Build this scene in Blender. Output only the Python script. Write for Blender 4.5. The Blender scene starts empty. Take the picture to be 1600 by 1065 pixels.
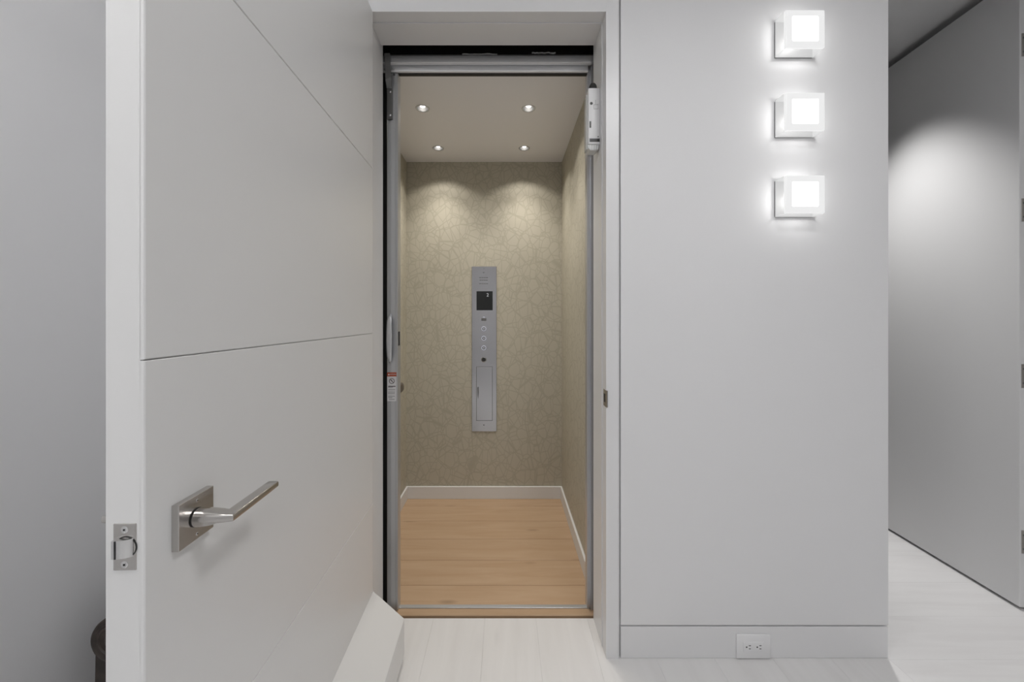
import bpy, bmesh, math, random
from mathutils import Vector, Matrix

random.seed(7)
scene = bpy.context.scene
C = bpy.context.collection

# ------------------------------------------------------------------ camera
F, CU, CV, ZC = 590.0, 790.0, 498.0, 1.14          # focal length (px), principal point, eye height
cam_d = bpy.data.cameras.new('camera'); cam = bpy.data.objects.new('camera', cam_d); C.objects.link(cam)
cam_d.sensor_width = 36.0; cam_d.lens = F / 1600 * 36
cam_d.shift_x = (800 - CU) / 1600; cam_d.shift_y = (CV - 532.5) / 1600
cam_d.clip_start = 0.02
cam.location = (0, 0, ZC); cam.rotation_euler = (math.radians(90), 0, 0)
scene.camera = cam

# ------------------------------------------------------------------ world, exposure
wd = bpy.data.worlds.new('world'); scene.world = wd; wd.use_nodes = True
bg = wd.node_tree.nodes['Background']; bg.inputs[0].default_value = (1, 1, 1, 1); bg.inputs[1].default_value = 0.3
vs = scene.view_settings
vs.view_transform = 'Standard'; vs.look = 'None'; vs.gamma = 1; vs.exposure = 0.2; vs.use_curve_mapping = False
HALL_LAMP = 25.0        # radiance, the same for all four flush ceiling lamps of the hall
HALL_LAMPS = ((-0.70, 0.10, "lift_left"), (0.70, 0.10, "lift_right"), (-0.70, -1.40, "rear_left"), (0.70, -1.40, "rear_right"))

# ------------------------------------------------------------------ plan (metres)
D0, D1 = 1.269, 1.4387          # hall face and hoistway face of the lift wall
YB = 2.402                      # back wall of the lift car
ZCAR = 2.1375                   # ceiling of the car
XL, XR = -0.631, 0.358          # side walls of the car
OL, OR = -0.4706, 0.3377        # clear opening in the wall
ZO = 2.172                      # top of the opening
XE = 1.286                      # free end of the wall panel
WL = -1.20                      # left wall of the hall
ZH = 2.53                       # hall ceiling
def px(u, D): return (u - CU) * D / F
def pz(v, D): return ZC - (v - CV) * D / F

# ------------------------------------------------------------------ materials
def mat(name, color, rough=0.5, metal=0.0, spec=0.5, coat=0.0, aniso=0.0):
    m = bpy.data.materials.new(name); m.use_nodes = True
    b = m.node_tree.nodes['Principled BSDF']
    b.inputs['Base Color'].default_value = (*color, 1); b.inputs['Roughness'].default_value = rough
    b.inputs['Metallic'].default_value = metal; b.inputs['Specular IOR Level'].default_value = spec
    b.inputs['Coat Weight'].default_value = coat; b.inputs['Anisotropic'].default_value = aniso
    return m
def N(m, t, **kw):
    n = m.node_tree.nodes.new(t)
    for k, v in kw.items(): setattr(n, k, v)
    return n
def L(m, a, b): m.node_tree.links.new(a, b)
def bsdf(m): return m.node_tree.nodes['Principled BSDF']
def coords(m, scale=(1, 1, 1), out='Object'):
    tc = N(m, 'ShaderNodeTexCoord'); mp = N(m, 'ShaderNodeMapping'); mp.inputs['Scale'].default_value = scale
    L(m, tc.outputs[out], mp.inputs['Vector']); return mp.outputs[0]
def ramp(m, fac, stops):
    r = N(m, 'ShaderNodeValToRGB'); e = r.color_ramp.elements
    while len(e) < len(stops): e.new(0.5)
    for i, (p, c) in enumerate(stops): e[i].position = p; e[i].color = (*c, 1)
    L(m, fac, r.inputs[0]); return r.outputs[0]
def fine_relief(m, scale, strength, dist=0.001):
    n = N(m, 'ShaderNodeTexNoise'); n.inputs['Scale'].default_value = scale; n.inputs['Detail'].default_value = 3
    L(m, coords(m), n.inputs['Vector'])
    bp = N(m, 'ShaderNodeBump'); bp.inputs['Strength'].default_value = strength; bp.inputs['Distance'].default_value = dist
    L(m, n.outputs[0], bp.inputs['Height']); L(m, bp.outputs[0], bsdf(m).inputs['Normal'])

WALLC = (0.78, 0.78, 0.79)
M = {}
M['wall'] = mat('white_wall_paint', WALLC, 0.55, spec=0.3); fine_relief(M['wall'], 260, 0.06)
M['trim'] = mat('white_trim_paint', (0.77, 0.77, 0.78), 0.35)
M['ceil'] = mat('ceiling_paint', (0.80, 0.80, 0.80), 0.8, spec=0.2); fine_relief(M['ceil'], 300, 0.05)
M['door'] = mat('white_satin_lacquer', (0.80, 0.80, 0.80), 0.27, spec=0.4); fine_relief(M['door'], 30, 0.02)
M['door_grey'] = mat('pale_grey_satin_lacquer', (0.74, 0.74, 0.745), 0.5, spec=0.3)
M['black'] = mat('matte_black', (0.012, 0.012, 0.012), 0.6)
M['blackgloss'] = mat('black_plastic_wrap', (0.008, 0.008, 0.008), 0.22); fine_relief(M['blackgloss'], 40, 0.5, 0.01)
M['shaft'] = mat('shaft_concrete', (0.32, 0.32, 0.31), 0.9)
M['tape'] = mat('clear_tape', (0.55, 0.55, 0.55), 0.25); fine_relief(M['tape'], 90, 0.8, 0.01)
M['alu'] = mat('satin_aluminium', (0.62, 0.63, 0.65), 0.38, 0.85)
M['alu_dark'] = mat('dark_anodised_steel', (0.20, 0.20, 0.20), 0.45, 0.7)
M['chrome'] = mat('zinc_screw', (0.75, 0.75, 0.75), 0.25, 1)
M['white_plastic'] = mat('white_plastic', (0.80, 0.80, 0.81), 0.35)
M['clear_plastic'] = mat('milky_plastic', (0.62, 0.63, 0.62), 0.15)
M['black_plastic'] = mat('black_plastic', (0.02, 0.02, 0.02), 0.4)
M['screen'] = mat('dark_glass_screen', (0.006, 0.007, 0.006), 0.12)
M['orange'] = mat('orange_print', (0.42, 0.06, 0.015), 0.5)
M['paper'] = mat('white_label_stock', (0.75, 0.74, 0.75), 0.5)
M['print'] = mat('dark_print', (0.06, 0.03, 0.03), 0.6)
M['print_grey'] = mat('grey_print', (0.42, 0.41, 0.41), 0.6)
M['etch'] = mat('etched_lettering', (0.15, 0.15, 0.15), 0.6, 0.4)
M['rail'] = mat('bronzed_rail', (0.15, 0.125, 0.105), 0.4, 0.5)
M['hinge'] = mat('satin_steel_hinge', (0.36, 0.33, 0.31), 0.4, 0.8)
M['cabceil'] = mat('car_ceiling_panel', (0.86, 0.85, 0.87), 0.5)
M['cabbase'] = mat('car_skirting', (0.74, 0.74, 0.74), 0.45)

def brushed(name, color, rough, axis):
    m = mat(name, color, rough, 1.0)
    s = [60, 60, 60]; s[axis] = 3
    n = N(m, 'ShaderNodeTexNoise'); n.inputs['Scale'].default_value = 12; n.inputs['Detail'].default_value = 4
    L(m, coords(m, s), n.inputs['Vector'])
    r = N(m, 'ShaderNodeMapRange'); r.inputs[3].default_value = rough - 0.06; r.inputs[4].default_value = rough + 0.08
    L(m, n.outputs[0], r.inputs[0]); L(m, r.outputs[0], bsdf(m).inputs['Roughness'])
    bp = N(m, 'ShaderNodeBump'); bp.inputs['Strength'].default_value = 0.05; bp.inputs['Distance'].default_value = 0.0005
    L(m, n.outputs[0], bp.inputs['Height']); L(m, bp.outputs[0], bsdf(m).inputs['Normal'])
    return m
M['nickel'] = brushed('brushed_nickel', (0.57, 0.55, 0.53), 0.20, 0)
M['steel'] = brushed('brushed_stainless', (0.47, 0.465, 0.47), 0.17, 0)

def emit(name, color, strength, base=(0.8, 0.8, 0.8), rough=0.3):
    m = mat(name, base, rough); b = bsdf(m)
    b.inputs['Emission Color'].default_value = (*color, 1); b.inputs['Emission Strength'].default_value = strength
    return m
M['lamp_core'] = emit('lit_lamp_core', (1, 0.99, 0.97), 3.0)
M['lamp_glass'] = emit('frosted_lamp_glass', (1, 1, 1), 0.70, (0.05, 0.05, 0.05), 0.35)
def side_glass():
    m = emit('frosted_lamp_side_glass', (1, 1, 1), 0.55, (0.03, 0.03, 0.03), 0.4)
    t = N(m, 'ShaderNodeBsdfTransparent'); mx = N(m, 'ShaderNodeMixShader'); mx.inputs[0].default_value = 0.60
    L(m, t.outputs[0], mx.inputs[1]); L(m, bsdf(m).outputs[0], mx.inputs[2]); L(m, mx.outputs[0], m.node_tree.nodes['Material Output'].inputs[0])
    return m
M['lamp_side'] = side_glass()
M['lamp_inner'] = mat('lamp_backplate', (0.02, 0.02, 0.02), 0.6)
M['bulb'] = emit('halogen_bulb', (1, 0.95, 0.88), 7.0)
M['flush'] = emit('flush_lamp_diffuser', (1, 0.995, 0.99), HALL_LAMP)
M['led'] = emit('lit_button_ring', (0.8, 0.84, 1.0), 0.32, (0.35, 0.35, 0.4))
M['digit'] = emit('display_digit', (0.8, 0.82, 0.9), 0.3, (0.3, 0.3, 0.3))

def wood(name, c_dark, c_mid, c_light, along, rough, knots, var):
    m = mat(name, c_mid, rough, spec=0.35)
    oi = N(m, 'ShaderNodeObjectInfo')
    tc = N(m, 'ShaderNodeTexCoord'); add = N(m, 'ShaderNodeVectorMath', operation='ADD'); sc = N(m, 'ShaderNodeVectorMath', operation='SCALE')
    cmb = N(m, 'ShaderNodeCombineXYZ')
    for i in range(3): L(m, oi.outputs['Random'], cmb.inputs[i])
    L(m, cmb.outputs[0], sc.inputs[0]); sc.inputs['Scale'].default_value = 37.0
    L(m, tc.outputs['Object'], add.inputs[0]); L(m, sc.outputs[0], add.inputs[1])
    mp = N(m, 'ShaderNodeMapping'); mp.inputs['Scale'].default_value = (1.6, 16, 16) if along == 0 else (16, 1.6, 16)
    L(m, add.outputs[0], mp.inputs[0])
    n1 = N(m, 'ShaderNodeTexNoise'); n1.inputs['Scale'].default_value = 1.6; n1.inputs['Detail'].default_value = 6; n1.inputs['Distortion'].default_value = 0.7
    L(m, mp.outputs[0], n1.inputs['Vector'])
    col = ramp(m, n1.outputs[0], [(0.30, c_dark), (0.5, c_mid), (0.72, c_light)])
    mp2 = N(m, 'ShaderNodeMapping'); mp2.inputs['Scale'].default_value = (2.6, 9, 1) if along == 0 else (9, 2.6, 1)
    L(m, add.outputs[0], mp2.inputs[0])
    v = N(m, 'ShaderNodeTexVoronoi'); v.inputs['Scale'].default_value = 1.1; L(m, mp2.outputs[0], v.inputs['Vector'])
    kn = N(m, 'ShaderNodeMapRange'); kn.inputs[1].default_value = 0.03; kn.inputs[2].default_value = 0.14; kn.inputs[3].default_value = knots; kn.inputs[4].default_value = 0
    L(m, v.outputs['Distance'], kn.inputs[0])
    mx = N(m, 'ShaderNodeMix', data_type='RGBA'); L(m, kn.outputs[0], mx.inputs[0]); L(m, col, mx.inputs[6])
    mx.inputs[7].default_value = (*[c * 0.55 for c in c_dark], 1)
    hs = N(m, 'ShaderNodeHueSaturation'); vr = N(m, 'ShaderNodeMapRange'); vr.inputs[3].default_value = 1 - var; vr.inputs[4].default_value = 1 + var
    L(m, oi.outputs['Random'], vr.inputs[0]); L(m, vr.outputs[0], hs.inputs['Value']); L(m, mx.outputs[2], hs.inputs['Color'])
    L(m, hs.outputs[0], bsdf(m).inputs['Base Color'])
    bp = N(m, 'ShaderNodeBump'); bp.inputs['Strength'].default_value = 0.06; bp.inputs['Distance'].default_value = 0.001
    L(m, n1.outputs[0], bp.inputs['Height']); L(m, bp.outputs[0], bsdf(m).inputs['Normal'])
    return m
M['oak'] = wood('natural_oak', (0.465, 0.315, 0.195), (0.495, 0.343, 0.22), (0.525, 0.37, 0.243), 0, 0.42, 0.6, 0.045)
M['pale_y'] = wood('whitewashed_oak', (0.705, 0.695, 0.692), (0.73, 0.722, 0.72), (0.75, 0.743, 0.741), 1, 0.48, 0.10, 0.006)
M['pale_x'] = wood('whitewashed_oak_across', (0.69, 0.68, 0.68), (0.72, 0.712, 0.712), (0.74, 0.733, 0.733), 0, 0.48, 0.06, 0.006)

def wallpaper():
    m = mat('line_patterned_wallpaper', (0.5, 0.46, 0.38), 0.5, spec=0.3)
    base = coords(m)
    fac = None
    for sc_, off, wl in ((14.0, 0.0, 0.034), (15.5, 3.3, 0.034), (11.0, 7.9, 0.026)):      # overlaid nets of thin straight lines
        mp = N(m, 'ShaderNodeMapping'); mp.inputs['Location'].default_value = (off, off * 1.7, off * 0.6); mp.inputs['Rotation'].default_value = (0.3 * off, 0.5 * off, 0.2 * off); mp.inputs['Scale'].default_value = (1.0, 1.0, 0.75)
        L(m, base, mp.inputs[0])
        v = N(m, 'ShaderNodeTexVoronoi', feature='DISTANCE_TO_EDGE'); v.inputs['Scale'].default_value = sc_; L(m, mp.outputs[0], v.inputs['Vector'])
        r = N(m, 'ShaderNodeMapRange'); r.inputs[1].default_value = wl * 0.3; r.inputs[2].default_value = wl * 1.3; r.inputs[3].default_value = 1; r.inputs[4].default_value = 0
        L(m, v.outputs['Distance'], r.inputs[0])
        if fac is None: fac = r.outputs[0]
        else:
            mxm = N(m, 'ShaderNodeMath', operation='MAXIMUM'); L(m, fac, mxm.inputs[0]); L(m, r.outputs[0], mxm.inputs[1]); fac = mxm.outputs[0]
    mx = N(m, 'ShaderNodeMix', data_type='RGBA'); L(m, fac, mx.inputs[0])
    mx.inputs[6].default_value = (0.49, 0.46, 0.38, 1); mx.inputs[7].default_value = (0.42, 0.393, 0.318, 1)
    L(m, mx.outputs[2], bsdf(m).inputs['Base Color'])
    return m
M['paper_wall'] = wallpaper()
def leather():
    m = mat('dark_brown_leather', (0.06, 0.045, 0.038), 0.5)
    n = N(m, 'ShaderNodeTexNoise'); n.inputs['Scale'].default_value = 25; n.inputs['Detail'].default_value = 5; L(m, coords(m), n.inputs['Vector'])
    c = ramp(m, n.outputs[0], [(0.3, (0.018, 0.013, 0.011)), (0.7, (0.055, 0.041, 0.034))]); L(m, c, bsdf(m).inputs['Base Color'])
    return m
M['leather'] = leather()

# ------------------------------------------------------------------ mesh helpers
def new(): return bmesh.new()
def box(bm, x0, x1, y0, y1, z0, z1, bev=0.0, seg=2):
    vs_ = [bm.verts.new((x, y, z)) for x in (x0, x1) for y in (y0, y1) for z in (z0, z1)]
    f = [(0, 1, 3, 2), (4, 6, 7, 5), (0, 4, 5, 1), (2, 3, 7, 6), (0, 2, 6, 4), (1, 5, 7, 3)]
    fs = [bm.faces.new([vs_[i] for i in q]) for q in f]
    if bev:
        es = list({e for q in fs for e in q.edges})
        bmesh.ops.bevel(bm, geom=es, offset=bev, segments=seg, affect='EDGES', profile=0.5)
    return bm
def prism(bm, prof, axis, a, b):
    """closed profile (list of 2-tuples in the other two axes, in x,y,z order) extruded along axis from a to b"""
    def P(p, t):
        q = list(p); q.insert(axis, t); return q
    A = [bm.verts.new(P(p, a)) for p in prof]; B = [bm.verts.new(P(p, b)) for p in prof]
    n = len(prof)
    for i in range(n): bm.faces.new((A[i], A[(i + 1) % n], B[(i + 1) % n], B[i]))
    bm.faces.new(A[::-1]); bm.faces.new(B)
    return bm
def loft(bm, rings, cap=True):
    R = [[bm.verts.new(p) for p in r] for r in rings]; n = len(R[0])
    for a, b in zip(R, R[1:]):
        for i in range(n): bm.faces.new((a[i], a[(i + 1) % n], b[(i + 1) % n], b[i]))
    if cap: bm.faces.new(R[0][::-1]); bm.faces.new(R[-1])
    return bm
def disc_rings(center, axis, stations, n=24):
    """rings (radius, offset along axis) about an axis"""
    ax = Vector(axis).normalized(); t = Vector((0, 0, 1)) if abs(ax.z) < 0.9 else Vector((1, 0, 0))
    e1 = ax.cross(t).normalized(); e2 = ax.cross(e1); c = Vector(center); out = []
    for r, o in stations:
        out.append([c + ax * o + e1 * (r * math.cos(2 * math.pi * k / n)) + e2 * (r * math.sin(2 * math.pi * k / n)) for k in range(n)])
    return out
def lathe(bm, center, axis, stations, n=24, cap=True): return loft(bm, disc_rings(center, axis, stations, n), cap)
def ringtorus(bm, center, axis, stations, n=24):
    R = disc_rings(center, axis, stations, n); R.append(R[0])
    V = [[bm.verts.new(p) for p in r] for r in R[:-1]]; V.append(V[0])
    for a, b in zip(V, V[1:]):
        for i in range(n): bm.faces.new((a[i], a[(i + 1) % n], b[(i + 1) % n], b[i]))
    return bm
def obj(name, bm, m, parent=None, smooth=False, kind=None, loc=None):
    bmesh.ops.recalc_face_normals(bm, faces=bm.faces)
    me = bpy.data.meshes.new(name); bm.to_mesh(me); bm.free()
    if smooth:
        for p in me.polygons: p.use_smooth = True
        me.set_sharp_from_angle(angle=math.radians(40))
    me.materials.append(M[m] if isinstance(m, str) else m)
    o = bpy.data.objects.new(name, me); C.objects.link(o)
    if parent: o.parent = parent
    if kind: o['kind'] = kind
    if loc: o.location = loc
    return o
def struct(name, bm, m, label, cat, parent=None):
    o = obj(name, bm, m, parent, kind='structure'); o['label'] = label; o['category'] = cat
    return o
def tag(o, label, cat, group=None, kind=None):
    o['label'] = label; o['category'] = cat
    if group: o['group'] = group
    if kind: o['kind'] = kind
    return o
def thing(name, loc, label, cat, group=None, rz=0, kind=None):
    o = bpy.data.objects.new(name, None); C.objects.link(o); o.location = loc; o.rotation_euler = (0, 0, rz); o.empty_display_size = 0.05
    return tag(o, label, cat, group, kind)
def text(name, s, size, m, parent, loc, rot, align='CENTER', ext=0.0002):
    cu = bpy.data.curves.new(name, 'FONT'); cu.body = s; cu.size = size; cu.align_x = align; cu.align_y = 'CENTER'; cu.extrude = ext
    t = bpy.data.objects.new(name, cu); C.objects.link(t)
    dg = bpy.context.evaluated_depsgraph_get(); dg.update()
    me = bpy.data.meshes.new_from_object(t.evaluated_get(dg)); bpy.data.objects.remove(t)
    me.materials.clear(); me.materials.append(M[m])
    o = bpy.data.objects.new(name, me); C.objects.link(o); o.parent = parent; o.location = loc; o.rotation_euler = rot
    return o

# ================================================================== THE SETTING
YR = -2.8; XH = 3.2; YF = 3.6                       # rear wall, right wall of the hall, far wall beyond the side door
# --- hall floor: whitewashed boards (along Y left of the wall end, along X right of it)
bm = new(); box(bm, WL, XE, YR, D1, -0.12, -0.019); box(bm, XE, XH, YR, YF, -0.12, -0.019)
floor = struct('floor', bm, 'wall', 'pale whitewashed wide board floor of the hall', 'floor')
g = 0.00015
def plank(parent, m, x0, x1, y0, y1, bev=0.00015):
    b = new(); cx, cy = (x0 + x1) / 2, (y0 + y1) / 2
    box(b, x0 + g - cx, x1 - g - cx, y0 + g - cy, y1 - g - cy, -0.018, 0.0, bev, 1)
    return obj('plank', b, m, parent, loc=(cx, cy, 0))
x = XE
stag = [0.55, -0.5, 0.15, -0.95]
k = 0
while x > WL:
    x0 = max(x - 0.195, WL); cuts = [YR, stag[k % 4] - 1.5, stag[k % 4], D1]
    cuts = [c for c in cuts if YR <= c <= D1]
    for a, b_ in zip(cuts, cuts[1:]): plank(floor, 'pale_y', x0, x, a, b_)
    x = x0; k += 1
y = 1.264 - 0.185 * 21
k = 0
while y < YF:
    y1 = min(y + 0.185, YF); xc = 2.35 + 0.3 * ((k * 7) % 5 - 2) / 2
    if y1 > YR:
        plank(floor, 'pale_x', XE, xc, max(y, YR), y1); plank(floor, 'pale_x', xc, XH, max(y, YR), y1)
    y = y1; k += 1
# --- ceiling
bm = new(); box(bm, WL, XH, YR, YF, ZH, ZH + 0.1)
struct('ceiling', bm, 'ceil', 'flat white ceiling over hall and side room', 'ceiling')
# --- hall walls
bm = new(); box(bm, WL - 0.1, WL, YR, D1, 0, ZH)
struct('wall_left', bm, 'wall', 'plain white wall behind the open lift door', 'wall')
CW, RV = 0.0425, 0.007                              # casing width, shadow-gap width
bm = new(); t = 0.012
box(bm, OR + CW + RV, XE, D0, D1, 0.112, ZH)                                   # panel right of the lift
box(bm, OR + CW - 0.004, XE, D0 + t, D1 - 0.001, 0.0, ZH)                       # recessed core behind the gaps
struct('wall_front_right', bm, 'wall', 'smooth white wall panel carrying three square lamps', 'wall')
bm = new(); box(bm, WL, OL - CW - RV, D0, D1, 0.112, ZH); box(bm, WL, OL - CW + 0.004, D0 + t, D1 - 0.001, 0, ZH)
struct('wall_front_left', bm, 'wall', 'white wall panel hidden behind the open lift door', 'wall')
bm = new(); box(bm, OL, OR, D0, 1.4204, ZO, ZH)
struct('wall_front_header', bm, 'wall', 'white wall piece above the lift opening', 'wall')
bm = new(); box(bm, 2.085, XH, D0, 1.455, 0, ZH)
struct('wall_front_far_right', bm, 'wall', 'white wall right of the side doorway', 'wall')
bm = new(); box(bm, OR + CW + RV, XE, D0, D0 + 0.02, 0.0, 0.105, 0.0012, 1)
struct('baseboard_front_right', bm, 'trim', 'flush white baseboard under the lamp wall with outlet', 'baseboard')
bm = new(); box(bm, WL, OL - CW - RV, D0, D0 + 0.02, 0.0, 0.105, 0.0012, 1)
struct('baseboard_front_left', bm, 'trim', 'flush white baseboard behind the open lift door', 'baseboard')
# --- lift door frame (jambs with a shallow stop behind the door rebate)
RB = 0.046; ST = 0.003
def jamb(name, xin, sgn, label):
    pr = [(xin, D0 - 0.001), (xin + sgn * CW, D0 - 0.001), (xin + sgn * CW, D1), (xin - sgn * ST, D1), (xin - sgn * ST, D0 + RB), (xin, D0 + RB)]
    b = new(); prism(b, pr, 2, 0.0, ZH)
    return struct(name, b, 'trim', label, 'trim')
trim_r = jamb('trim_1', OR, 1, 'white door frame post with metal strike plate, right of lift')
jamb('trim_2', OL, -1, 'white door frame post on the hinge side of the lift')
bm = new(); box(bm, OL + ST, OR - ST, D0 + RB, 1.4204, ZO - 0.004, ZO, 0.0008, 1)
struct('trim_3', bm, 'trim', 'white door stop along the head of the lift opening', 'trim')
# strike plate in the right post (local to trim_1, whose origin is the world origin)
zs = 0.872
bm = new(); prism(bm, [(OR + 0.004, D0 - 0.0075), (OR + 0.0005, D0 - 0.008), (OR - 0.0012, D0 + 0.001), (OR - 0.0012, D0 + 0.03), (OR + 0.0005, D0 + 0.03), (OR + 0.0005, D0 + 0.002), (OR + 0.003, D0 - 0.004)], 2, zs - 0.028, zs + 0.028)
obj('strike_plate', bm, 'nickel', trim_r)['label'] = 'curved metal strike plate'
bm = new(); box(bm, OR - 0.0018, OR - 0.0011, D0 + 0.008, D0 + 0.024, zs - 0.014, zs + 0.014)
obj('strike_hole', bm, 'black', trim_r)

# --- rest of the hall and the side room (light enclosure, out of view)
bm = new(); box(bm, WL - 0.1, XH + 0.1, YR - 0.1, YR, 0, ZH)
struct('wall_rear', bm, 'wall', 'plain white wall facing the lift', 'wall')
bm = new(); box(bm, XH, XH + 0.12, YR - 0.1, YF, 0, ZH)
struct('wall_right', bm, 'wall', 'plain white wall at the right end of the hall', 'wall')
bm = new(); box(bm, XE, XH, YF, YF + 0.1, 0, ZH)
struct('wall_far', bm, 'wall', 'white end wall of the side room', 'wall')
bm = new(); box(bm, 2.16, 2.26, 1.455, YF, 0, ZH)
struct('wall_side_room', bm, 'wall', 'white wall behind the grey side door', 'wall')
# --- hoistway
bm = new(); box(bm, -0.84, -0.74, D1, 2.75, -0.4, ZH + 0.1)
struct('wall_hoistway_left', bm, 'shaft', 'concrete hoistway wall left of the lift car', 'wall')
bm = new(); box(bm, 0.47, XE - 0.0, D1 + 0.002, 2.75, -0.4, ZH); 
struct('wall_hoistway_right', bm, 'shaft', 'concrete hoistway wall right of the lift car', 'wall')
bm = new(); box(bm, -0.84, XE, 2.75, 2.85, -0.4, ZH)
struct('wall_hoistway_back', bm, 'shaft', 'concrete hoistway wall behind the lift car', 'wall')
bm = new(); box(bm, XE - 0.09, XE, D1 + 0.003, YF, 0, ZH)
struct('wall_side_room_left', bm, 'wall', 'white wall of the side room backing the hoistway', 'wall')
bm = new(); box(bm, -0.84, XE, D1 - 0.1, 2.85, -0.5, -0.4)
struct('floor_hoistway', bm, 'shaft', 'dark hoistway pit under the lift car', 'floor')
bm = new(); box(bm, WL, 0.9, D1 - 0.06, D1, -0.4, -0.12)
struct('wall_pit_front', bm, 'shaft', 'dark pit wall under the hall floor edge', 'wall')
bm = new(); box(bm, -0.84, XE, 1.425, 2.85, ZH, ZH + 0.1)
struct('ceiling_hoistway', bm, 'shaft', 'dark top of the hoistway', 'ceiling')

# ================================================================== LIFT CAR
YS0, YS1 = 1.488, 1.505                             # aluminium gate sill
bm = new(); box(bm, XL, XR, YB, YB + 0.02, 0, ZCAR)
struct('wall_car_back', bm, 'paper_wall', 'beige line-patterned wallpaper on the rear car wall', 'wall')
bm = new(); box(bm, XL - 0.02, XL, 1.50, YB + 0.02, 0, ZCAR)
struct('wall_car_left', bm, 'paper_wall', 'beige line-patterned wallpaper on the car wall with handrail', 'wall')
bm = new(); box(bm, XR, XR + 0.02, 1.50, YB + 0.02, 0, ZCAR)
struct('wall_car_right', bm, 'paper_wall', 'beige line-patterned wallpaper on the car wall beside the strike channel', 'wall')
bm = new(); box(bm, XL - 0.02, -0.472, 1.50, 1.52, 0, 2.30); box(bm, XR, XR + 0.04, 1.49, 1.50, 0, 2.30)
struct('wall_car_front', bm, 'black', 'black front edge of the lift car, blacking out the unlit gap beside the gate', 'wall')  # front return coloured black so the gap beside the gate post looks unlit
# downlight holes are covered by the fixtures' own cups, the ceiling is built around them
LX = (-0.394, 0.109); LY = (1.7915, 2.208); HR = 0.027
def ceil_with_holes(bm):
    xs = [XL - 0.02]; ys = [1.50]
    for c in LX: xs += [c - 0.05, c + 0.05]
    for c in LY: ys += [c - 0.05, c + 0.05]
    xs.append(XR + 0.02); ys.append(YB + 0.02)
    for i in range(len(xs) - 1):
        for j in range(len(ys) - 1):
            hole = (i in (1, 3)) and (j in (1, 3))
            if not hole:
                bm.faces.new([bm.verts.new(p) for p in ((xs[i], ys[j], ZCAR), (xs[i + 1], ys[j], ZCAR), (xs[i + 1], ys[j + 1], ZCAR), (xs[i], ys[j + 1], ZCAR))])
            else:
                cx, cy = (xs[i] + xs[i + 1]) / 2, (ys[j] + ys[j + 1]) / 2; n = 24; inn = []; out = []
                for q in range(n):
                    a = 2 * math.pi * q / n; c_, s_ = math.cos(a), math.sin(a); e = 0.05 / max(abs(c_), abs(s_))
                    inn.append(bm.verts.new((cx + HR * c_, cy + HR * s_, ZCAR))); out.append(bm.verts.new((cx + e * c_, cy + e * s_, ZCAR)))
                for q in range(n): bm.faces.new((inn[q], inn[(q + 1) % n], out[(q + 1) % n], out[q]))
    bmesh.ops.remove_doubles(bm, verts=bm.verts, dist=1e-5)
bm = new(); ceil_with_holes(bm)
r_ = bmesh.ops.extrude_face_region(bm, geom=bm.faces[:])
bmesh.ops.translate(bm, verts=[v for v in r_['geom'] if isinstance(v, bmesh.types.BMVert)], vec=(0, 0, 0.012))
struct('ceiling_car', bm, 'cabceil', 'smooth off-white lift car ceiling with four downlights', 'ceiling')
bm = new(); box(bm, XL - 0.02, XR + 0.02, 1.455, YB + 0.02, -0.06, -0.019)
fc = struct('floor_car', bm, 'black', 'natural oak board floor of the lift car', 'floor')
g = 0.0008
cuts = [YS1, 1.617, 1.785, 1.956, 2.130, 2.300, YB]
for a, b_ in zip(cuts, cuts[1:]): plank(fc, 'oak', XL, XR, a, b_, 0.0008)
b = new(); cy = (1.453 + YS0) / 2; box(b, -0.50, 0.36, 1.453 - cy, YS0 - cy, -0.03, 0, 0.002, 1)
obj('threshold_board', b, 'oak', fc, loc=(0, cy, 0))
HB = 0.078; TB = 0.011
def skirting(name, prof_axis, label, bmf):
    struct(name, bmf, 'cabbase', label, 'baseboard')
bm = new(); box(bm, XL, XR, YB - TB, YB, 0, HB, 0.0015, 1)
struct('baseboard_car_back', bm, 'cabbase', 'low white skirting below the control panel wall', 'baseboard')
bm = new(); box(bm, XL, XL + TB, 1.52, YB - TB, 0, HB, 0.0015, 1)
struct('baseboard_car_left', bm, 'cabbase', 'low white skirting below the handrail wall', 'baseboard')
bm = new(); box(bm, XR - TB, XR, 1.522, YB - TB, 0, HB, 0.0015, 1)
struct('baseboard_car_right', bm, 'cabbase', 'low white skirting beside the strike channel', 'baseboard')

# ================================================================== DOOR 1: the open landing door of the lift
FX, FY, HX, HY = -0.4254, 0.445, -0.445, 1.266      # face corner at the free edge, face corner at the hinge edge
W = math.hypot(FX - HX, FY - HY); DT = 0.0446
ang = math.atan2(FY - HY, FX - HX)
d1 = thing('door_1', (HX, HY, 0.0), 'open white lift door with fine horizontal grooves and lever handle', 'door', rz=ang, kind='structure')
Z0, Z1 = 0.012, 2.167; SK = 0.005
bm = new(); box(bm, 0, W, -DT, -SK, Z0, Z1); obj('door_core', bm, 'door', d1)
def onface(u, v):                                    # pixel -> (x along leaf from hinge, z) on the visible face
    dx, dz = (u - CU) / F, -(v - CV) / F
    ux, uy = (FX - HX) / W, (FY - HY) / W; nx, ny = -uy, ux
    tt = (HX * nx + HY * ny) / (dx * nx + ny)
    X, Y = dx * tt, tt
    return ((X - HX) * ux + (Y - HY) * uy, ZC + dz * tt)
def groove(p, q):
    a, b_ = onface(*p), onface(*q); s = (b_[1] - a[1]) / (b_[0] - a[0])
    return (a[1] - s * a[0], a[1] + s * (W - a[0]))  # z at the hinge edge and at the free edge
gr = [groove((583, 785), (395, 1065)), groove((583, 519), (227, 567)), groove((548, 226), (372, 0))]
gr = [((a + b_) / 2,) * 2 if abs(a - b_) < 0.03 else (a, b_) for a, b_ in gr]
print('GROOVES', gr)
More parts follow.
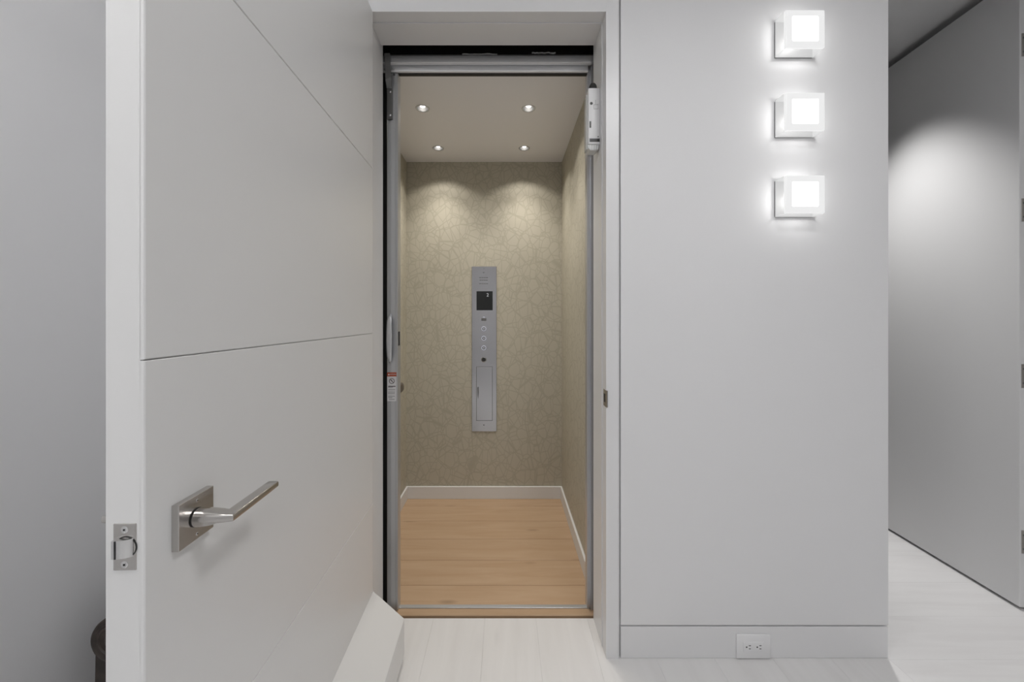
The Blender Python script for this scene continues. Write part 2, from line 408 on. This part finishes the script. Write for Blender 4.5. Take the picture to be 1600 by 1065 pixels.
edges = [(Z0, Z0)] + gr + [(Z1, Z1)]
for (a0, a1), (b0, b1) in zip(edges, edges[1:]):
    gg = 0.0007
    bm = new(); prism(bm, [(0, a0 + gg), (W, a1 + gg), (W, b1 - gg), (0, b0 - gg)], 1, -SK - 0.0004, 0)
    front = [e for e in bm.edges if all(abs(v.co.y) < 1e-6 for v in e.verts)]
    bmesh.ops.bevel(bm, geom=front, offset=0.0012, segments=1, affect='EDGES')
    obj('panel', bm, 'door', d1)
# space guard along the foot of the door
bm = new(); prism(bm, [(0, 0.226), (0.104, 0.131), (0.104, Z0), (0, Z0)], 0, -0.004, W - 0.03)
bmesh.ops.bevel(bm, geom=bm.edges[:], offset=0.0012, segments=1, affect='EDGES')
obj('space_guard', bm, 'door', d1)['label'] = 'white wedge-shaped guard box along the foot of the door'
# latch on the free edge
zl = 0.872
lp = new(); box(lp, W - 0.002, W + 0.0009, -DT / 2 - 0.0132, -DT / 2 + 0.0132, zl - 0.0275, zl + 0.0275, 0.0005, 1)
lp = obj('latch_plate', lp, 'nickel', d1); lp['label'] = 'brushed metal latch plate on the door edge'
bm = new(); yc = -DT / 2 + 0.0005
prof = [(yc - 0.0100, 0.0), (yc - 0.0100, 0.0070), (yc - 0.0080, 0.0075)]
for q in range(1, 8):
    a = q / 7 * math.pi / 2; prof.append((yc - 0.0080 + 0.0180 * math.sin(a), 0.0075 * math.cos(a)))
A = [bm.verts.new((W + p[1], p[0], zl - 0.0105)) for p in prof]; B = [bm.verts.new((W + p[1], p[0], zl + 0.0105)) for p in prof]
for i in range(len(prof)): bm.faces.new((A[i], A[(i + 1) % len(prof)], B[(i + 1) % len(prof)], B[i]))
bm.faces.new(A[::-1]); bm.faces.new(B); obj('latch_bolt', bm, 'chrome', lp, smooth=True)
bm = new(); ringtorus(bm, (W + 0.001, yc + 0.001, zl), (1, 0, 0), [(0.0128, -0.0005), (0.0128, 0.0006), (0.0118, 0.0006), (0.0118, -0.0005)]); obj('bolt_hole_rim', bm, 'black', lp)
bm = new(); box(bm, W + 0.0062, W + 0.0078, yc - 0.0062, yc - 0.0044, zl - 0.0104, zl + 0.0104); obj('bolt_slot', bm, 'black', lp)
for s in (-1, 1):
    sc_ = new(); lathe(sc_, (W + 0.0005, -DT / 2, zl + s * 0.0205), (1, 0, 0), [(0.0042, 0), (0.0042, 0.0006), (0.003, 0.0010)], 16); sc_ = obj('screw', sc_, 'chrome', lp)
    bm = new(); box(bm, W + 0.0013, W + 0.0018, -DT / 2 - 0.0010, -DT / 2 + 0.0010, zl + s * 0.0205 - 0.0010, zl + s * 0.0205 + 0.0010); obj('screw_slot', bm, 'black', lp)
# lever handles on both faces
def sup(hx, hz, n_, k_):
    out = []
    for q in range(k_):
        a = 2 * math.pi * q / k_; c_, s_ = math.cos(a), math.sin(a)
        out.append((hx * math.copysign(abs(c_) ** (2 / n_), c_), hz * math.copysign(abs(s_) ** (2 / n_), s_)))
    return out
def lever(sgn, y0, label):
    xc = W - 0.066; ro = 0.0297
    r = new()
    ya, yb = (y0, y0 + sgn * 0.0095)
    box(r, xc - ro, xc + ro, min(ya, yb), max(ya, yb), zl - ro, zl + ro, 0.0007, 2)
    r = obj('handle_rose', r, 'nickel', d1); r['label'] = label
    Y = lambda v: y0 + sgn * v
    bm = new(); lathe(bm, (xc, Y(0.0090), zl), (0, sgn, 0), [(0.0124, 0), (0.0124, 0.0022)], 32); obj('collar', bm, 'black', r, smooth=True)
    K = 32; rings = []
    for yy, hx, hz, nn, zc in ((0.0108, 0.0122, 0.0122, 2, 0), (0.020, 0.0122, 0.0122, 2, 0), (0.030, 0.0117, 0.0105, 2.2, 0.0008), (0.040, 0.0105, 0.0078, 2.8, 0.0016)):
        rings.append([(xc + a, Y(yy), zl + b_ + zc) for a, b_ in sup(hx, hz, nn, K)])
    zb = 0.0022
    rings.append([(xc + a * 1.0, Y(0.0545 + a * 1.0), zl + zb + b_) for a, b_ in sup(0.0092, 0.0050, 5, K)])       # mitred elbow
    for xx, hy, hz in ((0.02, 0.0090, 0.0049), (0.06, 0.0088, 0.0047), (0.0965, 0.0085, 0.0045), (0.098, 0.0078, 0.0038)):
        rings.append([(xc - xx, Y(0.0545 + a), zl + zb + b_) for a, b_ in sup(hy, hz, 6, K)])
    loft(bm := new(), rings); obj('lever', bm, 'nickel', r, smooth=True)
    for s in (-1, 1):
        bm = new(); lathe(bm, (xc, Y(0.0093), zl + s * 0.0225), (0, sgn, 0), [(0.0022, 0), (0.0022, 0.0006), (0.0014, 0.0008)], 14); obj('screw', bm, 'chrome', r)
        bm = new(); lathe(bm, (xc, Y(0.0099), zl + s * 0.0225), (0, sgn, 0), [(0.0010, 0), (0.0010, 0.0004)], 8); obj('screw_socket', bm, 'black', r)
lever(1, 0.0, 'brushed nickel lever on a square rose, lift side')
lever(-1, -DT, 'brushed nickel lever on a square rose, hall side')

# ================================================================== DOOR 2: grey full-height door of the side room, standing open
NX, NY = 2.012, 1.478; FX2, FY2 = 2.085, 2.290
W2 = math.hypot(FX2 - NX, FY2 - NY); a2 = math.atan2(FY2 - NY, FX2 - NX)
d2 = thing('door_2', (NX, NY, 0.0), 'open pale grey full-height side room door with steel hinges', 'door', rz=a2, kind='structure')
T2 = 0.044; ZT = 2.49
bm = new(); box(bm, 0, W2, -T2, 0, 0.012, ZT, 0.002, 2); obj('door_leaf', bm, 'door_grey', d2)
for v0, v1 in ((52.5, 88.5), (310, 346), (568.6, 605.7), (828, 864)):
    za, zb_ = pz(v1, NY), pz(v0, NY)
    h = new(); box(h, -0.002, 0.001, -T2 + 0.002, -0.006, za, zb_, 0.0006, 1)
    h = obj('hinge', h, 'hinge', d2)
    for f_ in (0.2, 0.5, 0.8):
        bm = new(); lathe(bm, (-0.0015, -0.0125 - (0.006 if f_ == 0.5 else 0), za + (zb_ - za) * f_), (-1, 0, 0), [(0.0042, 0), (0.0042, 0.001), (0.002, 0.0014)], 12); obj('screw', bm, 'alu_dark', h)
    bm = new(); lathe(bm, (-0.006, -T2 - 0.004, za), (0, 0, 1), [(0.006, 0), (0.006, zb_ - za)], 14); obj('hinge_pin', bm, 'hinge', h, smooth=True)

# ================================================================== GATE of the lift car
YP = 1.475
gp = thing('elevator_gate', (-0.442, YP, 0.003), 'folded lift gate: grey aluminium lead post with pull handle', 'gate')
w = 0.0205; pr = [(-w, 0.0)]
for xx in (-0.013, -0.0075, 0.012, 0.0165): pr += [(xx - 0.0008, 0), (xx - 0.0004, 0.0018), (xx + 0.0004, 0.0018), (xx + 0.0008, 0)]
pr += [(w, 0), (w + 0.0015, 0.004), (w + 0.0015, 0.034), (-w, 0.034)]
bm = new(); prism(bm, pr, 2, 0.0, 2.0955); obj('lead_post', bm, 'alu', gp)
z_h0, z_h1 = pz(567, YP), pz(489.5, YP)
b = new(); xh = px(610.3, YP) + 0.442; rings = []
for q in range(15):
    f_ = q / 14; zz = z_h0 + (z_h1 - z_h0) * f_; e = min(1, 8 * f_, 8 * (1 - f_)); e = math.sqrt(max(e, 0.05)); bow = 0.016 * (1 - (2 * f_ - 1) ** 6) + 0.003
    wd2 = 0.0062 + 0.0026 * math.sin(math.pi * f_) ** 2 * 0.5
    rings.append([(xh + a * e * wd2 / 0.0062, -bow + 0.0 + c_, zz - 0.003) for a, c_ in sup(0.0092, 0.0028, 3, 16)])
loft(b, rings); hd = obj('pull_handle', b, 'alu', gp, smooth=True)
for zz in (z_h0 + 0.012, z_h1 - 0.012):
    b = new(); lathe(b, (xh, -0.001, zz - 0.003), (0, -1, 0), [(0.005, 0), (0.005, 0.012)], 12); obj('handle_foot', b, 'alu', hd, smooth=True)
b = new(); box(b, w + 0.001, w + 0.0045, 0.004, 0.016, pz(541, YP), pz(519, YP), 0.0005, 1); obj('latch_strip', b, 'black_plastic', gp)
# warning label
xa, xb = px(602, YP) + 0.442, px(619.6, YP) + 0.442; za, zb_ = pz(626.5, YP) - 0.003, pz(581.5, YP) - 0.003
xa = max(xa, -w)
lb = new(); box(lb, xa, xb, -0.0006, 0, za, zb_); lb = obj('warning_label', lb, 'paper', gp); lb['label'] = 'white warning label with orange header and no-entry sign'
hw = xb - xa; zt = zb_ - 0.0155
b = new(); box(b, xa, xb, -0.0009, -0.0005, zt, zb_); obj('label_header', b, 'orange', lb)
RX = (math.radians(90), 0, 0)
text('label_word', 'WARNING', 0.0072, 'paper', lb, (xa + hw * 0.58, -0.0010, (zt + zb_) / 2), RX)
b = new(); prism(b, [(xa + 0.0025, zt + 0.0045), (xa + 0.0095, zt + 0.0045), (xa + 0.006, zt + 0.011)], 1, -0.0011, -0.0008); obj('alert_triangle', b, 'paper', lb)
cz = pz(595, YP) - 0.003; cx = (xa + xb) / 2
b = new(); ringtorus(b, (cx, -0.0004, cz), (0, -1, 0), [(0.0108, 0), (0.0108, 0.0005), (0.0088, 0.0005), (0.0088, 0)], 32); obj('prohibition_ring', b, 'print', lb)
b = new(); prism(b, [(cx - 0.0072, cz + 0.0058), (cx - 0.0058, cz + 0.0072), (cx + 0.0072, cz - 0.0058), (cx + 0.0058, cz - 0.0072)], 1, -0.0009, -0.0005); obj('prohibition_bar', b, 'print', lb)
b = new(); prism(b, [(cx - 0.003, cz + 0.006), (cx + 0.0005, cz + 0.004), (cx + 0.003, cz - 0.005), (cx - 0.001, cz - 0.001)], 1, -0.0008, -0.0005); obj('pictogram', b, 'print', lb)
for v_, f0, f1, m_ in ((603.2, .12, .9, 'print'), (604.8, .1, .6, 'print_grey'), (608.6, .12, .86, 'print_grey'), (612.2, .08, .84, 'print_grey'), (614.6, .08, .82, 'print_grey'), (618.6, .1, .82, 'print_grey'), (620.8, .12, .55, 'print_grey'), (623.6, .2, .8, 'print_grey')):
    b = new(); zz = pz(v_, YP) - 0.003; box(b, xa + hw * f0, xa + hw * f1, -0.0008, -0.0005, zz - 0.0016, zz + 0.0016); obj('printed_line', b, m_, lb)
# operating arm at the head of the post
ab = new(); zA, zB = pz(186, 1.462), pz(139, 1.462)
box(ab, px(603.8, 1.462) + 0.442, px(612.6, 1.462) + 0.442, -0.0075, -0.001, zA, zB, 0.001, 1)
ab = obj('arm_plate', ab, 'alu_dark', gp); ab['label'] = 'dark steel arm plate with two bolts'
for v_ in (143.5, 180):
    b = new(); lathe(b, (px(608.9, 1.462) + 0.442, -0.007, pz(v_, 1.462)), (0, -1, 0), [(0.0045, 0), (0.0045, 0.002), (0.002, 0.004)], 14); obj('bolt', b, 'chrome', ab, smooth=True)
b = new(); P0 = [(604.5, 139.5), (612, 139.5)]; P1 = [(602, 125), (610.8, 122)]; P2 = [(600.2, 84), (609, 84)]
rg = []
for ((ua, va), (ub, vb)), dd in ((P0, 1.464), (P1, 1.452), (P2, 1.449)):
    o_ = dd - YP
    rg.append([(px(ua, dd) + 0.442, o_, pz(va, dd)), (px(ub, dd) + 0.442, o_, pz(vb, dd)), (px(ub, dd) + 0.442, o_ + 0.005, pz(vb, dd)), (px(ua, dd) + 0.442, o_ + 0.005, pz(va, dd))])
loft(b, rg); obj('arm', b, 'alu_dark', ab)
b = new(); lathe(b, (px(616, 1.475) + 0.442, 0.000, pz(118, 1.475)), (0, -1, 0), [(0.004, 0), (0.004, 0.003), (0.002, 0.005)], 14); obj('roller_pin', b, 'alu_dark', gp, smooth=True)
# sill strip
b = new(); box(b, -0.47, 0.3215, YS0, YS1, -0.018, 0.003, 0.001, 1)
tag(obj('gate_sill', b, 'alu'), 'slim aluminium gate sill strip across the oak floor', 'sill')
# strike channel on the right
b = new()
prism(b, [(0.3207, 1.486), (0.3290, 1.486), (0.3298, 1.489), (0.3335, 1.489), (0.3343, 1.478), (0.3400, 1.478), (0.3408, 1.482), (0.3565, 1.482), (0.3565, 1.521), (0.3207, 1.521)], 2, 0.0, 2.13)
tag(obj('strike_channel', b, 'alu'), 'ribbed aluminium gate strike channel standing right of the lift floor', 'channel')
# gate header track
gt = thing('gate_track', (-0.07, 1.46, 2.104), 'stepped aluminium gate track under the black header', 'track')
b = new(); box(b, -0.42, 0.412, 0.0, 0.014, 0.028, 0.054, 0.0008, 1); obj('upper_rail', b, 'alu', gt)
b = new(); box(b, -0.42, 0.402, -0.002, 0.013, 0.024, 0.029, 0.001, 1); obj('rail_lip', b, 'trim', gt)
b = new(); box(b, -0.42, 0.392, 0.014, 0.022, 0.003, 0.028, 0.0006, 1); obj('lower_rail', b, 'alu', gt)
b = new(); box(b, -0.42, 0.392, 0.011, 0.021, -0.001, 0.004, 0.001, 1); obj('rail_lip', b, 'trim', gt)
b = new(); box(b, -0.40, 0.390, 0.021, 0.036, -0.004, 0.034); obj('slot_shade', b, 'black', gt)  # black strip standing in for the shade of the open slot behind the rails
hb = thing('header_beam', (-0.07, 1.47, 2.158), 'glossy black wrapped header beam above the gate track', 'beam')
b = new(); box(b, -0.47, 0.425, 0.006, 0.10, 0.0, 0.14, 0.004, 2); obj('beam', b, 'blackgloss', hb)
b = new(); box(b, -0.47, 0.425, 0.0, 0.007, 0.0, 0.012, 0.002, 1); obj('edge_strip', b, 'alu_dark', hb)
for u0, u1, v_, m_ in ((722, 777, 84.5, 'tape'), (831, 868, 82.5, 'tape')):
    b = new(); n = 14; top, bot = [], []
    for q in range(n + 1):
        xx = px(u0 + (u1 - u0) * q / n, 1.468) + 0.07; jz = random.uniform(-0.0012, 0.0012); zz = pz(v_, 1.468) - 2.158
        jy = random.uniform(-0.0025, -0.0005)
        top.append(b.verts.new((xx, jy, zz + 0.0028 + jz))); bot.append(b.verts.new((xx, jy - 0.001, zz - 0.0024 + jz)))
    for q in range(n): b.faces.new((top[q], top[q + 1], bot[q + 1], bot[q]))
    r_ = bmesh.ops.extrude_face_region(b, geom=b.faces[:]); bmesh.ops.translate(b, verts=[v for v in r_['geom'] if isinstance(v, bmesh.types.BMVert)], vec=(0, 0.0025, 0))
    obj('tape_strip', b, m_, hb)

# interlock on the right jamb
YI = 1.338
il = thing('door_interlock', (OR - ST, YI, 1.752), 'white door interlock box with black cap on the right lift jamb', 'interlock')
b = new(); box(b, -0.0415, 0.0, 0.0, 0.05, 0.008, 0.2065, 0.003, 2); bx_ = obj('housing', b, 'white_plastic', il, smooth=True)
b = new(); box(b, -0.046, -0.0405, 0.012, 0.048, -0.006, 0.19, 0.002, 2); obj('side_cover', b, 'clear_plastic', il, smooth=True)
b = new(); prism(b, [(-0.041, 0.009), (-0.001, 0.009), (-0.004, -0.006), (-0.012, -0.012), (-0.034, -0.012), (-0.041, -0.004)], 1, 0.006, 0.046)
obj('lower_cap', b, 'clear_plastic', il)
for q in range(4):
    b = new(); xx = -0.034 + q * 0.0085; box(b, xx, xx + 0.003, 0.003, 0.0075, -0.010, 0.006, 0.0006, 1); obj('terminal_rib', b, 'white_plastic', il)
b = new(); zz0 = 0.2060; rr = []
for h_, hx in ((0, 0.0145), (0.006, 0.0142), (0.012, 0.012), (0.0165, 0.008), (0.018, 0.003)):
    rr.append([(-0.0225 + a, 0.0145 + c_, zz0 + h_ * 1.35) for a, c_ in sup(hx, hx * 0.9, 3, 20)])
loft(b, rr); obj('cable_cap', b, 'black_plastic', il, smooth=True)
def iz(v): return pz(v, YI) - 1.752
def ix(u): return px(u, YI) - (OR - ST)
b = new(); lathe(b, (ix(924), 0.0005, iz(161.5)), (0, -1, 0), [(0.005, 0), (0.005, 0.001), (0.003, 0.0012)], 16); obj('keyhole', b, 'black_plastic', il)
b = new(); box(b, ix(921.2), ix(923.6), -0.0008, 0.001, iz(199.5), iz(189.5)); obj('side_slot', b, 'black_plastic', il)
b = new(); box(b, ix(921.2), ix(936.8), -0.0008, 0.001, iz(221.5), iz(216.5)); obj('front_slot', b, 'black_plastic', il)
b = new(); lathe(b, (ix(934.7), 0.0005, iz(213.5)), (0, -1, 0), [(0.0022, 0), (0.0022, 0.001)], 10); obj('pin_hole', b, 'black_plastic', il)
b = new()
for a in ((927.5, 935, 169.8, 170.4), (927.5, 928.1, 164, 170), (934.4, 935, 162, 170), (927.5, 935, 163.2, 163.8), (930.5, 931.1, 156, 163)):
    box(b, ix(a[0]), ix(a[1]), -0.0004, 0.001, iz(a[3]), iz(a[2]))
obj('embossed_mark', b, 'print_grey', il)

# ================================================================== CONTROL PANEL
YC = YB - 0.006
cp = thing('control_panel', (px(756.5, YB), YB, 1.0), 'tall brushed steel lift control panel on the wallpapered wall', 'control panel')
def cx_(u): return px(u, YC) - cp.location.x
def cz_(v): return pz(v, YC) - 1.0
b = new(); box(b, cx_(737), cx_(776), -0.006, 0, cz_(674), cz_(416), 0.002, 2); obj('face_plate', b, 'steel', cp)
sc_ = new(); box(sc_, cx_(744.6), cx_(769.8), -0.0075, -0.005, cz_(484.5), cz_(454.8), 0.0006, 1); sc_ = obj('display', sc_, 'screen', cp)
text('floor_digit', '2', 0.030, 'digit', sc_, (cx_(762), -0.0078, cz_(460.8)), RX)
for v_, hw_ in ((425.8, 1.6), (433.6, 7), (437.6, 6.6), (443, 7.2)):
    n = 1 if hw_ < 2 else 4
    for q in range(n):
        b = new(); a0 = 756 - hw_ + 2 * hw_ * q / n; a1 = 756 - hw_ + 2 * hw_ * (q + 0.78) / n
        box(b, cx_(a0), cx_(a1), -0.0063, -0.0058, cz_(v_ + 0.45), cz_(v_ - 0.45)); obj('etched_line', b, 'etch', cp)
b = new(); prism(b, [(cx_(754), cz_(496)), (cx_(758.2), cz_(496)), (cx_(756.1), cz_(494.2))], 1, -0.0064, -0.0058); obj('arrow_mark', b, 'led', cp)
b = new(); box(b, cx_(752.2), cx_(759.8), -0.0066, -0.0058, cz_(501), cz_(496.8), 0.0003, 1); obj('indicator_window', b, 'alu_dark', cp)
for v_ in (513.4, 528.2, 543.2):
    bt = new(); lathe(bt, (cx_(756), -0.0055, cz_(v_)), (0, -1, 0), [(0.0165, 0), (0.0165, 0.002), (0.0150, 0.003)], 28); bt = obj('floor_button', bt, 'alu_dark', cp, smooth=True)
    b = new(); ringtorus(b, (cx_(756), -0.0088, cz_(v_)), (0, -1, 0), [(0.0150, 0), (0.0150, 0.0008), (0.0112, 0.0008), (0.0112, 0)], 32); obj('button_ring', b, 'led', bt)
    b = new(); lathe(b, (cx_(756), -0.0083, cz_(v_)), (0, -1, 0), [(0.0034, 0), (0.0034, 0.0008)], 14); obj('button_mark', b, 'led', bt)
kb = new(); lathe(kb, (cx_(756), -0.0055, cz_(561.5)), (0, -1, 0), [(0.017, 0), (0.017, 0.002), (0.014, 0.004)], 28); kb = obj('key_switch', kb, 'steel', cp, smooth=True)
b = new(); lathe(b, (cx_(756), -0.0093, cz_(561.5)), (0, -1, 0), [(0.0125, 0), (0.0125, 0.0006)], 24); obj('key_barrel', b, 'black_plastic', kb)
b = new()
for a in ((744, 744.5, 573, 657), (769, 769.5, 573, 657), (744, 769.5, 572.5, 573), (744, 769.5, 656.6, 657.1)):
    box(b, cx_(a[0]), cx_(a[1]), -0.0062, -0.0055, cz_(a[3]), cz_(a[2]))
obj('phone_door_seam', b, 'etch', cp)
pd = new(); box(pd, cx_(744.6), cx_(768.9), -0.0068, -0.005, cz_(656.5), cz_(573.1), 0.0005, 1); pd = obj('phone_door', pd, 'steel', cp)
b = new(); prism(b, [(cx_(745.6), cz_(605)), (cx_(747.8), cz_(604)), (cx_(748.3), cz_(612)), (cx_(747.2), cz_(623.5)), (cx_(746.3), cz_(618))], 1, -0.0072, -0.006); obj('finger_pull', b, 'alu_dark', pd)
for v_ in (419.5, 663.7):
    b = new(); lathe(b, (cx_(756), -0.0058, cz_(v_)), (0, -1, 0), [(0.004, 0), (0.003, 0.0012)], 12); obj('screw', b, 'etch' if v_ > 600 else 'steel', cp)

# ================================================================== HANDRAIL on the left car wall
hr = thing('handrail', (XL, 1.85, 0.763), 'bronze lift handrail with rounded end on the left car wall', 'handrail')
b = new(); rr = []
for yy, s in ((-0.30, 0.6), (-0.292, 1), (0.225, 1), (0.243, 0.93), (0.252, 0.7), (0.255, 0.35)):
    rr.append([(0.052 + a * s, yy, c_ * s) for a, c_ in sup(0.0165, 0.026, 3, 24)])
loft(b, rr); obj('rail', b, 'rail', hr, smooth=True)
for yy in (-0.22, 0.17):
    b = new(); lathe(b, (0, yy, 0), (1, 0, 0), [(0.02, 0), (0.02, 0.004), (0.007, 0.006), (0.007, 0.045)], 18); obj('bracket', b, 'rail', hr, smooth=True)

# ================================================================== LIGHT FITTINGS
rows = {LY[0]: 'over the gate sill', LY[1]: 'over the control panel'}
for yy in LY:
    for xx in LX:
        t_ = thing('recessed_downlight', (xx, yy, ZCAR), 'lit car ceiling downlight ' + rows[yy] + (' beside the handrail wall' if xx < 0 else ' beside the strike channel wall'), 'downlight', 'car ceiling downlights')
        b = new(); ringtorus(b, (0, 0, 0), (0, 0, -1), [(0.0335, 0.0), (0.0325, 0.0018), (0.0265, 0.0018), (0.0255, 0.0)], 32); obj('trim_ring', b, 'alu', t_, smooth=True)
        b = new(); R_ = disc_rings((0, 0, 0), (0, 0, 1), [(0.0268, 0.0), (0.0255, 0.02), (0.024, 0.034)], 28); loft(b, R_, False)
        b.faces.new([b.verts.new(p) for p in disc_rings((0, 0, 0), (0, 0, 1), [(0.024, 0.034)], 28)[0]]); obj('cup', b, 'alu_dark', t_)
        b = new(); lathe(b, (0, 0, 0.009), (0, 0, 1), [(0.003, -0.003), (0.0095, -0.001), (0.0125, 0.003), (0.010, 0.016)], 20); obj('bulb', b, 'bulb', t_, smooth=True)
        for nm, size, blend, pw, rad in (('spill_light', 121, 0.38, 2.4, 0.010), ('beam_light', 92, 1.0, 13.0, 0.015)):
            l_ = bpy.data.lights.new(nm, 'SPOT'); l_.energy = pw; l_.spot_size = math.radians(size); l_.spot_blend = blend; l_.color = (1.0, 0.945, 0.87); l_.shadow_soft_size = rad
            lo = bpy.data.objects.new(nm, l_); C.objects.link(lo); lo.parent = t_; lo.location = (0, 0, -0.004)

# square wall sconces
SX, SW, SH, SD = 0.966, 0.128, 0.122, 0.0525
sl = ('topmost square glass wall lamp, above two like it', 'middle square glass wall lamp, between two like it', 'lowest square glass wall lamp, below two like it')
for i, zt_ in enumerate((2.136, 1.8695, 1.603)):
    t_ = thing('wall_sconce', (SX, D0, zt_ - SH / 2), sl[i], 'wall lamp', 'square wall lamps right of the lift')
    b = new(); box(b, -SW / 2 + 0.001, SW / 2 - 0.001, -0.005, 0, -SH / 2 + 0.001, SH / 2 - 0.001, 0.001, 1); obj('backplate', b, 'lamp_inner', t_)
    b = new(); a_, c_ = SW / 2, SH / 2; ti = 0.003
    for q in ((-a_, -a_ + ti, -c_, c_), (a_ - ti, a_, -c_, c_), (-a_ + ti, a_ - ti, -c_, -c_ + ti), (-a_ + ti, a_ - ti, c_ - ti, c_)): box(b, q[0], q[1], -SD + 0.010, -0.005, q[2], q[3])
    obj('side_glass', b, 'lamp_side', t_)
    b = new(); box(b, -a_, a_, -SD, -SD + 0.010, -c_, c_, 0.004, 3); obj('front_glass', b, 'lamp_glass', t_, smooth=True)
    l_ = bpy.data.lights.new('lamp_bulb', 'POINT'); l_.energy = 3.1; l_.shadow_soft_size = 0.012; l_.color = (1, 0.99, 0.97)
    lo = bpy.data.objects.new('lamp_bulb', l_); C.objects.link(lo); lo.parent = t_; lo.location = (0, -0.026, 0)
    b = new(); box(b, -0.044, 0.044, -SD - 0.0006, -SD + 0.004, -0.042, 0.042, 0.004, 3); obj('lit_core', b, 'lamp_core', t_, smooth=True)

# flush ceiling lamps of the hall (out of view, they light it)
for i, (xx, yy, nm) in enumerate(HALL_LAMPS):
    t_ = thing('flush_ceiling_lamp_%s_offscreen' % nm, (xx, yy, ZH), 'round white flush hall lamp ' + ('nearest the open lift door', 'nearest the side doorway', 'by the rear and left walls', 'by the rear and right walls')[i], 'ceiling lamp', 'flush ceiling lamps')
    b = new(); ringtorus(b, (0, 0, 0), (0, 0, -1), [(0.20, 0), (0.20, 0.03), (0.185, 0.03), (0.185, 0)], 40); obj('rim', b, 'trim', t_, smooth=True)
    b = new(); lathe(b, (0, 0, 0), (0, 0, -1), [(0.184, 0.004), (0.184, 0.022), (0.12, 0.028)], 40); obj('diffuser_%s_offscreen' % nm, b, 'flush', t_)
# downlight of the side room
t_ = thing('ceiling_spotlight_offscreen', (1.66, 1.90, ZH), 'recessed spotlight in the side room ceiling', 'downlight')
b = new(); ringtorus(b, (0, 0, 0), (0, 0, -1), [(0.05, 0), (0.05, 0.003), (0.038, 0.003), (0.038, 0)], 32); obj('trim_ring', b, 'trim', t_)
b = new(); lathe(b, (0, 0, 0), (0, 0, -1), [(0.037, 0.0005), (0.037, 0.0015)], 28); obj('lens_offscreen', b, 'bulb', t_)
l_ = bpy.data.lights.new('spot_beam_offscreen', 'SPOT'); l_.energy = 125; l_.spot_size = math.radians(82); l_.spot_blend = 1.0; l_.color = (1, 0.985, 0.97); l_.shadow_soft_size = 0.06
lo = bpy.data.objects.new('spot_beam_offscreen', l_); C.objects.link(lo); lo.parent = t_; lo.location = (0, 0, -0.006); lo.rotation_euler = (0, math.radians(-4), 0)

# ================================================================== SMALL THINGS
YO = D0
ot = thing('wall_outlet', (px(1177.5, YO - 0.005), YO, 0.0), 'white duplex outlet set sideways in the baseboard', 'outlet')
b = new(); box(b, -0.0565, 0.0565, -0.006, 0, 0.0035, 0.0835, 0.0025, 2); obj('cover_plate', b, 'white_plastic', ot, smooth=True)
zc_ = pz(1010, YO - 0.006); x0_, x1_ = px(1161, YO - 0.006) - ot.location.x, px(1193.5, YO - 0.006) - ot.location.x
b = new(); box(b, x0_, x1_, -0.0075, -0.005, zc_ - 0.016, zc_ + 0.016, 0.001, 2); rc = obj('receptacle', b, 'white_plastic', ot, smooth=True)
for u0 in (1166.5, 1183):
    xa_ = px(u0, YO - 0.007) - ot.location.x
    for dx, dz, w_, h_ in ((0.0105, 0.005, 0.007, 0.0022), (0.0105, -0.0055, 0.006, 0.0022), (0.0, 0.0, 0.0042, 0.0042)):
        b = new(); box(b, xa_ + dx - w_ / 2, xa_ + dx + w_ / 2, -0.0079, -0.0070, zc_ + dz - h_ / 2, zc_ + dz + h_ / 2); obj('socket_slot', b, 'black_plastic', rc)

# dark scrolled bench between the open door and the left wall
BY = 1.0
bn = thing('scroll_arm_bench', (-0.80, BY, 0.0), 'low dark brown leather bench with scrolled arms behind the open door', 'bench')
HWB = 0.30; zs_ = 0.288; rs = 0.060
b = new(); box(b, -HWB + 0.10, HWB - 0.10, 0.012, 0.235, 0.06, 0.20, 0.015, 3); obj('seat_base', b, 'leather', bn, smooth=True)
b = new(); box(b, -HWB + 0.105, HWB - 0.105, 0.0, 0.235, 0.20, 0.26, 0.022, 4); obj('seat_cushion', b, 'leather', bn, smooth=True)
for s in (-1, 1):
    xc = s * (HWB - rs)
    b = new(); prism(b, [(xc - 0.058, 0.05), (xc + 0.058, 0.05), (xc + 0.054, zs_), (xc - 0.054, zs_)], 1, 0.008, 0.24); ar = obj('arm_panel', b, 'leather', bn)
    b = new(); lathe(b, (xc, 0.0, zs_), (0, 1, 0), [(0.012, -0.006), (0.018, -0.004), (0.022, -0.0005), (0.034, -0.0005), (0.037, -0.004), (0.041, -0.004), (0.044, -0.0005), (0.050, -0.0005), (0.053, -0.003), (rs - 0.003, -0.002), (rs, 0.004), (rs, 0.245)], 40); obj('scroll', b, 'leather', ar, smooth=True)
    for yy in (0.03, 0.21):
        b = new(); lathe(b, (xc, yy, 0), (0, 0, 1), [(0.012, 0), (0.022, 0.03), (0.02, 0.055)], 16); obj('foot', b, 'black_plastic', bn, smooth=True)
